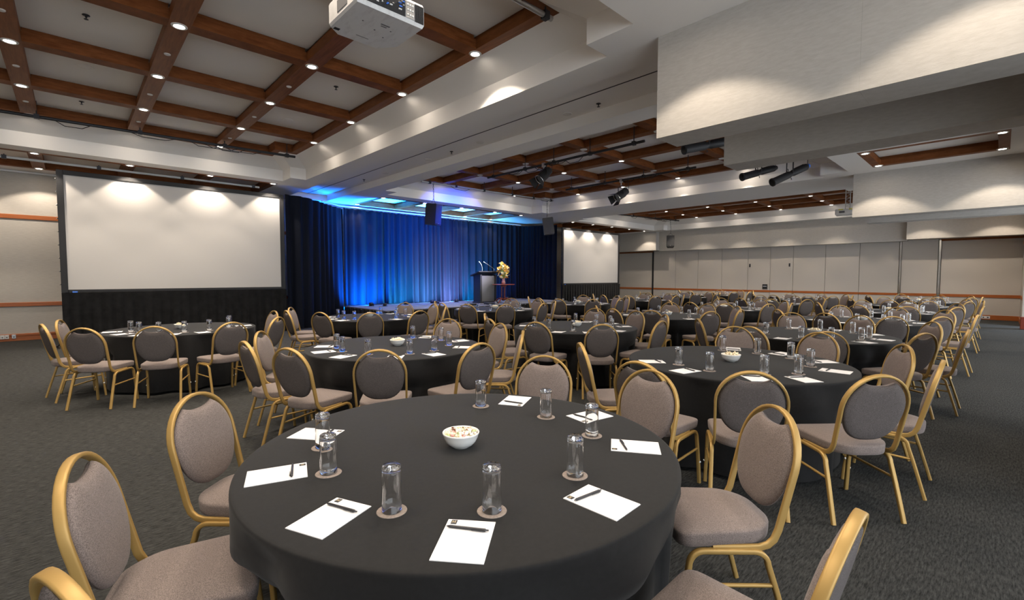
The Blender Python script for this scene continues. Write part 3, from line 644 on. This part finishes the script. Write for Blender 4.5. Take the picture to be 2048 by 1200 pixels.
# ceiling projectors
PJ = tag(empty('projector', (1.70, 3.29, 3.34)), 'white scuffed ceiling projector hanging from the near coffer', 'projector')
b = MB(); w2, d2, c_ = .262, .262, .07; O = [(-w2, -d2), (w2, -d2), (w2, d2-c_*2), (w2-c_*1.6, d2), (-w2+c_*1.2, d2), (-w2, d2-c_)]
def ring(z, s): return [(x*s, y*s, z) for x, y in O]
b.add(ring(0, .965)+ring(.02, 1)+ring(.15, 1)+ring(.17, .97), [tuple(range(6))[::-1], tuple(range(18, 24))]+[(r_*6+i, r_*6+(i+1) % 6, (r_+1)*6+(i+1) % 6, (r_+1)*6+i) for r_ in range(3) for i in range(6)])
b.build('casing', noise_mix(mat('projector_white', (.7, .7, .7), .45), (.60, .58, .57), (.70, .69, .68), (3, 1, 1), 6, 8, .35, .5), PJ)
pn = MB().box(-w2+.02, w2-.16, -d2-.006, -d2+.001, .03, .145).build('connector_panel', m_black, PJ)
rng = random.Random(2)
for k in range(26):
    x = -w2+.05+rng.random()*.30; z = .04+rng.random()*.09; s_ = rng.uniform(.004, .012)
    MB().box(x-s_, x+s_, -d2-.013, -d2-.006, z-.004, z+.004).build('connector', [m_metal, m_gel, m_white, m_metal][k % 4], PJ)
kp = MB().box(w2-.155, w2-.085, -d2-.008, -d2+.001, .03, .145).build('keypad', m_metal, PJ)
for k in range(9):
    MB().lathe([(0, 0), (.007, 0), (.007, .004), (0, .004)], 8).xf(Matrix.Translation((w2-.14+.02*(k % 3), -d2-.008, .05+.035*(k//3))) @ Matrix.Rotation(pi/2, 4, 'X')).build('button', m_white, PJ)
for k in range(8):
    MB().box(w2-.078+k*.0095, w2-.0725+k*.0095, -d2-.006, -d2+.001, .025, .15).build('vent_slat', m_black, PJ)
MB().box(-w2-.004, -w2+.001, -.12, .04, .04, .12).build('side_vent', m_lect, PJ)
MB().box(-w2+.03, -w2+.07, d2-.10, d2-.07, -.003, .001).build('bottom_sticker', m_black, PJ)
for k, (x, y, ww, hh) in enumerate(((.03, -.11, .035, .006), (.03, -.085, .022, .005), (-.02, .16, .05, .003))): MB().box(x-ww, x+ww, y-hh, y+hh, -.0015, .001).build('printed_line', m_lect, PJ)
for x, y in ((0, 0), (.1, .06), (.1, -.06), (-.12, -.06)): MB().lathe([(0, -.002), (.006, -.002), (.007, .001)], 8, x, y).build('screw', m_lect, PJ)
MB().lathe([(0, 0), (.07, 0), (.075, .05), (.0, .05)], 20).xf(Matrix.Translation((.02, d2-.03, .09)) @ Matrix.Rotation(-pi/2, 4, 'X')).build('lens', m_black, PJ)
MB().tube([(0, 0, .16), (0, 0, ZP-3.35)], .025, 10).box(-.12, .12, -.1, .1, .17, .185).build('mount_pole', m_metal, PJ)
P2 = tag(empty('projector', (17.2, 3.30, 3.40), radians(8)), 'small white projector with yellow labels beside the distant bulkhead', 'projector')
MB().cbox(-.22, .22, -.30, .30, -.02, .15, .02).build('casing', m_white, P2)
MB().box(-.224, -.219, .06, .2, .03, .09).build('side_vent', m_lect, P2)
for y in (.16, -.1): MB().box(-.2, .1, y-.06, y+.06, .149, .153).box(-.224, -.219, y-.06, y+.06, .12, .15).build('label_sticker', m_yellow, P2)
b = MB()
for s_ in (-.06, .06): b.tube([(s_, s_, .15), (s_, s_, 1.14)], .014, 6)
for k in range(9): b.tube([(-.06, -.06, .2+k*.1), (.06, .06, .25+k*.1), (-.06, -.06, .3+k*.1)], .007, 5)
b.build('mount_truss', m_metal, P2)

# wall sockets, cable tangle
for k, x in enumerate((-1.20, -1.13, -1.02)):
    o = tag(empty('wall_socket', (x, YW-.036, .105)), '%s socket plate on the skirting by the left edge, %s in the row of three' % (('white', 'white', 'grey')[k], ORD[k]), 'socket')
    MB().cbox(-.033, .033, -.008, 0, -.045, .045, .003).build('plate', (m_white, m_white, m_metal)[k], o)
    MB().box(-.012, .012, -.011, -.008, -.02, .0).build('switch', m_dmetal, o)
o = tag(empty('wall_socket', (XF-.03, xt(1973, XF), .085), 0), 'white double socket on the skirting of the far wall', 'socket')
MB().cbox(-.008, 0, -.11, .11, -.045, .045, .003).build('plate', m_white, o)
for s_ in (-.055, .055): MB().box(-.011, -.008, s_-.02, s_+.02, -.02, .02).build('outlet', m_dmetal, o)
b = MB(); rng = random.Random(9); pts = []
for k in range(40): pts.append((rng.uniform(-.12, .12), rng.uniform(-.1, .1), .012+abs(rng.gauss(0, .035))))
b.tube(pts, .007, 5); tag(b.build('cable_coil', m_black, None, (-.33, 13.3, 0)), 'tangle of black cable on the carpet by the screen leg', 'cable')

# ------------------------------------------------------------------ banquet chair (prototype with parts; faces +y, origin on the floor under the seat)
def arc(c, r, a0, a1, n): return [(c[0]+r*cos(a0+(a1-a0)*i/n), c[1]+r*sin(a0+(a1-a0)*i/n)) for i in range(n+1)]
def back_y(z): return -.205-(z-.47)*.235          # rake of the back
ch_root = empty('banquet_chair'); parts = []
def part(mb, name, mm):
    o = mb.build(name, mm, ch_root); fix(o.data); parts.append((o, [])); return o
# back frame: one bent flat-oval tube from under the seat up round the arch and down again
AR, AZC = .203, .722
half = [(.196, .06, .408), (.198, -.06, .408), (.199, -.13, .410), (.1995, -.165, .420), (.199, -.190, .442)]
for z in (.48, .53, .58, .63, .68): t = (z-.45)/.27; half.append((.197+.006*t, back_y(z), z))
for i in range(0, 11):
    a_ = (pi/2)*i/10; z = AZC+AR*sin(a_); half.append((AR*cos(a_), back_y(z), z))
path = half+[(-x, y, z) for x, y, z in half[-2::-1]]
part(MB().strap(path, .0078, .0145), 'back_frame', m_gold)
# padded back: rounded arch with a scooped hand hold at the top
ol = []
bw_, zc_ = .189, .716
for i in range(0, 9): a_ = radians(0+60*i/8); ol.append((bw_*cos(a_), zc_+bw_*sin(a_)))
x1_, z1_ = ol[-1]
for i in range(1, 13): t = i/12; x = x1_*(1-2*t); ol.append((x, z1_-.020*(1-(abs(x)/x1_)**2.6)))
for i in range(1, 9): a_ = radians(120+60*i/8); ol.append((bw_*cos(a_), zc_+bw_*sin(a_)))
for i in range(1, 20): a_ = pi+pi*i/20; ca, sa = cos(a_), sin(a_); ol.append((bw_*math.copysign(abs(ca)**.72, ca)*(1-.05*abs(sa)), zc_-.205*abs(sa)**.9))
out = [Vector((x, back_y(z), z)) for x, z in ol]
nb = Vector((0, .973, .229))
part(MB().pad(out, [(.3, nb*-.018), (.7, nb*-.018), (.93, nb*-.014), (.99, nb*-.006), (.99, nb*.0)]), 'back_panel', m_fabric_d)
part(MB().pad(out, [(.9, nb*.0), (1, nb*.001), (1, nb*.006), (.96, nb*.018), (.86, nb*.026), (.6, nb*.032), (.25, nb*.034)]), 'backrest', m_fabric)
# seat cushion
def rounded(pts, rads, n=5):
    res = []
    for i in range(len(pts)):
        p, a_, b_ = Vector(pts[i]), Vector(pts[i-1]), Vector(pts[(i+1) % len(pts)]); r_ = rads[i]
        u1, u2 = (a_-p).normalized(), (b_-p).normalized()
        for k in range(n+1):
            t = k/n; res.append((p+u1*r_)*(1-t)**2+p*2*t*(1-t)+(p+u2*r_)*t*t)
    return res
so = [Vector((p.x, p.y, .44)) for p in rounded([(.215, .205), (-.215, .205), (-.19, -.15), (-.1, -.235), (.1, -.235), (.19, -.15)], [.06, .06, .06, .055, .055, .06])]
Z = Vector((0, 0, 1))
part(MB().pad(so, [(.5, Z*-.022), (.965, Z*-.022), (.985, Z*-.018), (.995, Z*.0), (1.0, Z*.022), (.998, Z*.028), (.985, Z*.034), (.93, Z*.040), (.6, Z*.049), (.25, Z*.052)]), 'seat', m_fabric)
MBs = MB().pad([Vector((p.x*.86, p.y*.86, .41)) for p in so], [(1, Z*0), (1, Z*.012)]); part(MBs, 'seat_board', m_black)
for s in (-1, 1):
    x = .205*s
    front = [(x, .0, .400), (x, .09, .402)]+[(x+.004*s*(i/6), .105+.055*sin(pi/2*i/6), .345+.057*cos(pi/2*i/6)) for i in range(7)]+[(x+.006*s, .176, .24), (x+.010*s, .190, .1), (x+.012*s, .198, .004)]
    rear = [(x, .0, .400), (x, -.09, .398)]+[(x+.004*s*(i/6), -.10-.062*sin(pi/2*i/6), .345+.053*cos(pi/2*i/6)) for i in range(7)]+[(x+.008*s, -.195, .24), (x+.013*s, -.235, .1), (x+.016*s, -.262, .004)]
    part(MB().strap(front, .0125, .0105, (1, 0, 0)), 'leg', m_gold); part(MB().strap(rear, .0125, .0105, (1, 0, 0)), 'leg', m_gold)
    part(MB().tube([(x+.006*s, .176, .265), (x+.006*s, 0, .262), (x+.007*s, -.186, .258)], .0085, 8), 'stretcher', m_gold)
    b = MB()
    for y_, z_ in ((.188, .165), (.05, .25)): b.lathe([(0, 0), (.008, .0), (.008, .004), (.005, .008), (0, .009)], 8).v; 
    b = MB().lathe([(0, 0), (.0085, .0), (.0085, .004), (.005, .009), (0, .010)], 8).xf(Matrix.Translation((x+.018*s, .183, .165)) @ Matrix.Rotation(s*pi/2, 4, 'Y'))
    part(b, 'bumper', m_white_rub)
n_proto = [0]
def add_chair(x, y, rz, label, detail=True):
    tree = [p for p in parts if detail or p[0].name.split('.')[0] != 'bumper']
    if n_proto[0] == 0: r = ch_root; r.location = (x, y, 0); r.rotation_euler = (0, 0, rz)
    else: r = copy_thing(ch_root, (x, y, 0), rz, tree)
    n_proto[0] = 1
    tag(r, label, 'chair', 'banquet chairs around the round tables'); return r

# ------------------------------------------------------------------ table settings (prototypes)
# upturned tumbler
prof = [(.0312, .0002), (.0321, .0012), (.0319, .03), (.0300, .142), (.0295, .148), (.027, .1505), (.012, .1515), (0, .1515)]
inn = [(0, .136), (.020, .1365), (.0272, .134), (.0284, .128), (.0296, .06), (.0305, .0012), (.0308, .0002), (.0310, 0)]
g_me = MB().lathe(prof+inn[:-1], 28, close=True).mesh('tumbler', m_glass); fix(g_me)
ct_me = MB().lathe([(0, .0028), (.046, .0028), (.048, .0022), (.0485, .0012), (.048, 0), (0, 0)], 32).mesh('coaster', m_coaster)
pd_me = MB().box(-.074, .074, -.105, .105, 0, .0025).mesh('notepad', m_paper)
lg = MB().box(-.062, -.044, .078, .101, .0025, .0031).mesh('logo', m_dmetal)
m_goldink = mat('gold_ink', (.75, .6, .35), .4)
mm = MB(); zz = .0034
def stroke(x0, y0, x1, y1, w=.0011):
    d_ = Vector((x1-x0, y1-y0)).normalized(); n_ = Vector((-d_.y, d_.x))*w/2
    mm.add([(x0+n_.x, y0+n_.y, zz), (x0-n_.x, y0-n_.y, zz), (x1-n_.x, y1-n_.y, zz), (x1+n_.x, y1+n_.y, zz)], [(0, 1, 2, 3)])
for seg in ((-.0585, .084, -.0575, .096), (-.0575, .096, -.0535, .086), (-.0535, .086, -.0495, .096), (-.0495, .096, -.0485, .084)): stroke(*seg)
lm = mm.mesh('letter', m_goldink)
pe = MB().tube([(-.070, 0, .0046), (-.066, 0, .0046), (-.058, 0, .0046), (.05, 0, .0046), (.052, 0, .0046), (.053, 0, .0046), (.062, 0, .0046)], [.0006, .0018, .0042, .0042, .0042, .0022, .0022], 10).mesh('barrel', m_dmetal)
pc = MB().box(.010, .052, -.0075, -.0055, .0035, .006).box(.044, .052, -.0058, -.003, .004, .006).mesh('clip', m_black)
def bowl_mesh():
    return MB().lathe([(0, .0), (.036, 0), (.038, .004), (.052, .010), (.066, .025), (.075, .044), (.079, .058), (.0805, .060), (.082, .066), (.080, .0685), (.077, .065), (.072, .046), (.058, .024), (.034, .010), (0, .008)], 48).mesh('bowl', m_ceramic)
bw_me = bowl_mesh()
sweet_m = [mat('sweet_'+n_, c_, .35) for n_, c_ in (('white', (.85, .82, .78)), ('cream', (.85, .75, .55)), ('pink', (.75, .35, .32)), ('green', (.45, .55, .25)), ('brown', (.2, .08, .04)))]
def sweet_shape(s):
    b = MB().lathe([(.004, -.012), (.001, -.0065), (.0055, -.0045), (.0065, 0), (.0055, .0045), (.001, .0065), (.004, .012)], 7); b.v = [(p[0]*s, p[1]*s, p[2]*s) for p in b.v]; return b
sw_me = []
for k in range(5): sw_me.append(sweet_shape(1.15).mesh('sweet', sweet_m[k]))

def seat_names(angs, view):
    D = ['closest', 'close right', 'right', 'far right', 'farthest', 'far left', 'left', 'close left']
    rel = [((a_-view+180) % 360)-180 for a_ in angs]; order = sorted(range(len(angs)), key=lambda i: rel[i] % 360)
    best = None
    for sh in range(8):
        c_ = 0
        for k, i in enumerate(order):
            dd = ((rel[i]-45*((k+sh) % 8)+180) % 360)-180; c_ += dd*dd
        if best is None or c_ < best[0]: best = (c_, sh)
    out = [None]*len(angs)
    for k, i in enumerate(order): out[i] = D[(k+best[1]) % 8]
    return out

TT, TR = .745, .915
GEN = [27, -11, -47, -88, -125, -160, 168, 131]
tables = []   # name, x, y, pads, chairs[(ang, r)], detail
def gen(seed, rot=0):
    rg = random.Random(seed); return [(a_+rot+rg.uniform(-3, 3), 1.40+rg.uniform(-.05, .08), rg.uniform(-7, 7)) for a_ in GEN]
tables.append(('front table', 1.27, 1.643, [127, 162, -163, -128, -90, -46, -10, 29], [(27, 1.35, 0), (-9, 1.32, 4), (-46, 1.39, 4), (-86, 1.43, -4), (-162, 1.38, 0), (165, 1.34, -3), (128, 1.36, 6)]))
tables.append(('second table of the aisle row', 4.31, 1.63, [140, 173, -148, -122, -81, -46, -13, 22], [(20, 1.32, 3), (-16, 1.33, 0), (-52, 1.36, -6), (-89, 1.38, 0), (-126, 1.47, -5), (-156, 1.47, 4), (178, 1.56, 3), (144, 1.43, -4)]))
tables.append(('first table of the middle row', 2.54, 4.523, [142, 171, -159, -120, -91, -52, -13, 31], [(28, 1.30, 0), (-15, 1.30, 3), (-52, 1.40, 8), (-91, 1.46, 3), (-124, 1.45, -2), (-154, 1.46, -3), (177, 1.47, 7), (147, 1.38, -3)]))
tables.append(('first table of the stage row', 1.13, 8.10, [172, -158, -133, -106, -81, -40, -13], [(166, 1.32, 0), (-168, 1.45, 0), (-134, 1.60, 8), (-107, 1.58, -4), (-80, 1.58, 3), (-52, 1.5, 6), (6, 1.28, 0)]))
tables.append(('third table of the aisle row', 7.08, 1.70, None, gen(3)))
tables.append(('fourth table of the aisle row', 9.98, 1.64, None, gen(4)))
tables.append(('fifth table of the aisle row', 13.02, 1.68, None, gen(5)))
tables.append(('sixth table of the aisle row', 15.95, 1.65, None, gen(6)))
tables.append(('seventh table of the aisle row', 18.95, 1.70, None, gen(7)))
tables.append(('second table of the middle row', 5.50, 4.42, None, gen(8)))
tables.append(('third table of the middle row', 8.42, 4.46, None, gen(9)))
tables.append(('fourth table of the middle row', 11.4, 4.52, None, gen(10)))
tables.append(('fifth table of the middle row', 14.4, 4.52, None, gen(11)))
tables.append(('sixth table of the middle row', 17.4, 4.55, None, gen(12)))
tables.append(('second table of the stage row', 4.02, 8.05, None, gen(13, 8)))
tables.append(('third table of the stage row', 7.1, 8.1, None, gen(14, 5)))
tables.append(('fourth table of the stage row', 10.3, 8.2, None, gen(15)))
tables.append(('fifth table of the stage row', 13.3, 8.1, None, gen(16, -4)))
tables.append(('sixth table of the stage row', 16.3, 8.15, None, gen(17, -8)))
tables.append(('seventh table of the stage row', 19.3, 8.1, None, gen(18, -8)))

def tablecloth(seed, cx, cy, chairs):
    rng = random.Random(seed); n = 192; ph = [rng.uniform(0, 6.28) for _ in range(5)]
    dents = [(radians(a_), r_-.335-.235) for a_, r_, _ in chairs]
    vv = [(0, 0, TT)]; fs = []
    radii = [(.3, TT), (.6, TT), (.86, TT), (.902, TT-.001), (.913, TT-.002), (.9175, TT-.005), (.919, TT-.011), (.9195, TT-.02)]
    zs_ = [.70, .66, .60, .54, .50, .46, .40, .32, .24, .16, .09, .03]
    rows = [[] for _ in range(len(radii)+len(zs_))]
    for i in range(n):
        th = 2*pi*i/n
        fold = 1.15*sin(11*th+ph[0]+1.1*sin(3*th+ph[1]))+.5*sin(17*th+ph[2]+.8*sin(2*th))+.3*sin(7*th+ph[3])
        for k, (r_, z_) in enumerate(radii): rows[k].append((r_, z_, th))
        for k, z_ in enumerate(zs_):
            t = (TT-z_)/TT; r_ = .919+.004*t+.034*(t**.55)*(fold-.45)
            if z_ < .56:
                for ad, rd in dents:
                    dd = abs(((th-ad+pi) % (2*pi))-pi)*rd
                    wd = max(0, min(1, (.29-dd)/.07)); wz = max(0, min(1, (.56-z_)/.06))
                    w_ = wd*wz*(3-2*wd)*wd if wd < 1 else wz
                    lim = rd-.012+.012*fold*t
                    if r_ > lim: r_ = r_+(lim-r_)*w_
            rows[len(radii)+k].append((r_, z_, th))
    for k, rw in enumerate(rows):
        for r_, z_, th in rw: vv.append((r_*cos(th), r_*sin(th), z_))
    for i in range(n): fs.append((0, 1+i, 1+(i+1) % n))
    for k in range(len(rows)-1):
        for i in range(n): a_ = 1+k*n+i; b_ = 1+k*n+(i+1) % n; fs.append((a_, a_+n, b_+n, b_))
    return MB().add(vv, fs, True)
tb_top = MB().lathe([(0, TT-.03), (.90, TT-.03), (.905, TT-.025), (.905, TT-.006), (0, TT-.006)], 48).mesh('tabletop', m_red)
tb_leg = MB().tube([(0, 0, 0), (0, 0, TT-.03)], .02, 8).mesh('leg', m_dmetal)
def link(name, me, parent, loc=(0, 0, 0), rz=0):
    o = bpy.data.objects.new(name, me); COL.objects.link(o); o.location = loc; o.rotation_euler = (0, 0, rz)
    if parent: o.parent = parent
    return o
for ti_, (tn, tx, ty, padang, chairs) in enumerate(tables):
    near = ti_ in (0, 1, 2, 3, 4, 9, 14); rg = random.Random(100+ti_)
    t = tag(empty('round_table', (tx, ty, 0)), 'round banquet table under a floor-length black cloth, %s' % tn, 'table', 'round banquet tables')
    link('tabletop', tb_top, t)
    for k in range(4): link('leg', tb_leg, t, (.45*cos(pi/4+k*pi/2), .45*sin(pi/4+k*pi/2), 0))
    c = tablecloth(200+ti_, tx, ty, chairs).build('tablecloth', m_cloth, None, (tx, ty, 0)); tag(c, 'black floor-length tablecloth on the %s' % tn, 'tablecloth', 'black round tablecloths')
    view = math.degrees(atan2(-ty, -tx))
    angs = [a_ for a_, _, _ in chairs]
    for (a_, r_, jit), nm in zip(chairs, seat_names(angs, view)):
        A_ = radians(a_); ro = r_-.313
        add_chair(tx+ro*cos(A_), ty+ro*sin(A_), A_+pi/2+radians(jit), 'taupe gold-framed chair, %s seat at the %s' % (nm, tn), near)
    pads = padang or [a_+rg.uniform(-4, 4) for a_ in angs]
    nms = seat_names(pads, view)
    for a_, nm in zip(pads, nms):
        A_ = radians(a_); pr = .755+rg.uniform(-.02, .02); rz = A_+pi/2+radians(rg.uniform(-12, 12)) if ti_ else A_+pi/2+radians({-128: -12, -163: 6, -90: 2, -46: -10}.get(a_, 0))
        px, py = tx+pr*cos(A_), ty+pr*sin(A_)
        o = link('notepad', pd_me, None, (px, py, TT), rz); tag(o, 'white notepad, %s place of the %s' % (nm, tn), 'notepad', 'notepads on the tables')
        if near:
            l = link('logo', lg, o)
            if ti_ < 3: link('letter', lm, l)
        p = empty('pen', (px-sin(rz)*.052+cos(rz)*.0, py+cos(rz)*.052, TT+.0026), rz+radians(rg.uniform(-14, 14))); p.empty_display_size = .02
        tag(p, 'black pen on notepad, %s place of the %s' % (nm, tn), 'pen', 'pens on the notepads')
        link('barrel', pe, p)
        if near: link('clip', pc, p)
        ga = A_+radians(12+rg.uniform(-3, 3)); gr = .60+rg.uniform(-.025, .025); gx, gy = tx+gr*cos(ga), ty+gr*sin(ga)
        if ti_ == 0:
            ga = radians({127: 141, 162: 169, -163: -150, -128: -120, -90: -80, -46: -33, -10: 2, 29: 44}[a_]); gr = {127: .63, 162: .59, -163: .63, -128: .62, -90: .56, -46: .60, -10: .56, 29: .61}[a_]; gx, gy = tx+gr*cos(ga), ty+gr*sin(ga)
        o = link('coaster', ct_me, None, (gx, gy, TT)); tag(o, 'brown coaster under tumbler, %s place of the %s' % (nm, tn), 'coaster', 'coasters on the tables')
        o = link('tumbler', g_me, None, (gx, gy, TT+.003)); tag(o, 'upturned tumbler, %s place of the %s' % (nm, tn), 'glass', 'upturned tumblers on the tables')
    bx, by = (tx-.035, ty-.01) if ti_ == 0 else (tx+rg.uniform(-.06, .06), ty+rg.uniform(-.06, .06))
    o = link('bowl', bw_me, None, (bx, by, TT)); tag(o, 'white bowl of wrapped sweets, middle of the %s' % tn, 'bowl', 'sweet bowls on the tables')
    rr = random.Random(50+ti_)
    if ti_ == 0:
        for k in range(72):
            r_ = .066*sqrt(rr.random()); a_ = rr.uniform(0, 6.28); z_ = TT+.054+.014*(1-(r_/.07)**2)+rr.uniform(0, .008)
            s_ = link('wrapped_sweet', sw_me[(0, 0, 0, 1, 1, 2, 3, 4, 0, 1)[k % 10]], None, (bx+r_*cos(a_), by+r_*sin(a_), z_)); s_.rotation_euler = (rr.uniform(0, 3), rr.uniform(0, 3), rr.uniform(0, 3))
            tag(s_, 'small wrapped sweet heaped in the white bowl on the front table', 'sweet', 'sweets in the bowl on the front table')
        MB().lathe([(0, .040), (.058, .044), (.067, .050), (.04, .058), (0, .060)], 24).build('filling', sweet_m[1], o)
    else:
        b = MB()
        for k in range(22):
            q = sweet_shape(1.5); r_ = .052*sqrt(rr.random()); a_ = rr.uniform(0, 6.28)
            q.xf(Matrix.Translation((r_*cos(a_), r_*sin(a_), .066+.014*(1-(r_/.06)**2))) @ Matrix.Rotation(rr.uniform(0, 3), 4, 'X') @ Matrix.Rotation(rr.uniform(0, 3), 4, 'Y')); b.add(q.v, q.f, True)
        b.lathe([(0, .040), (.058, .046), (.06, .054), (.03, .064), (0, .066)], 20)
        f_ = b.build('sweets', sweet_m[1], o); f_['kind'] = 'stuff'
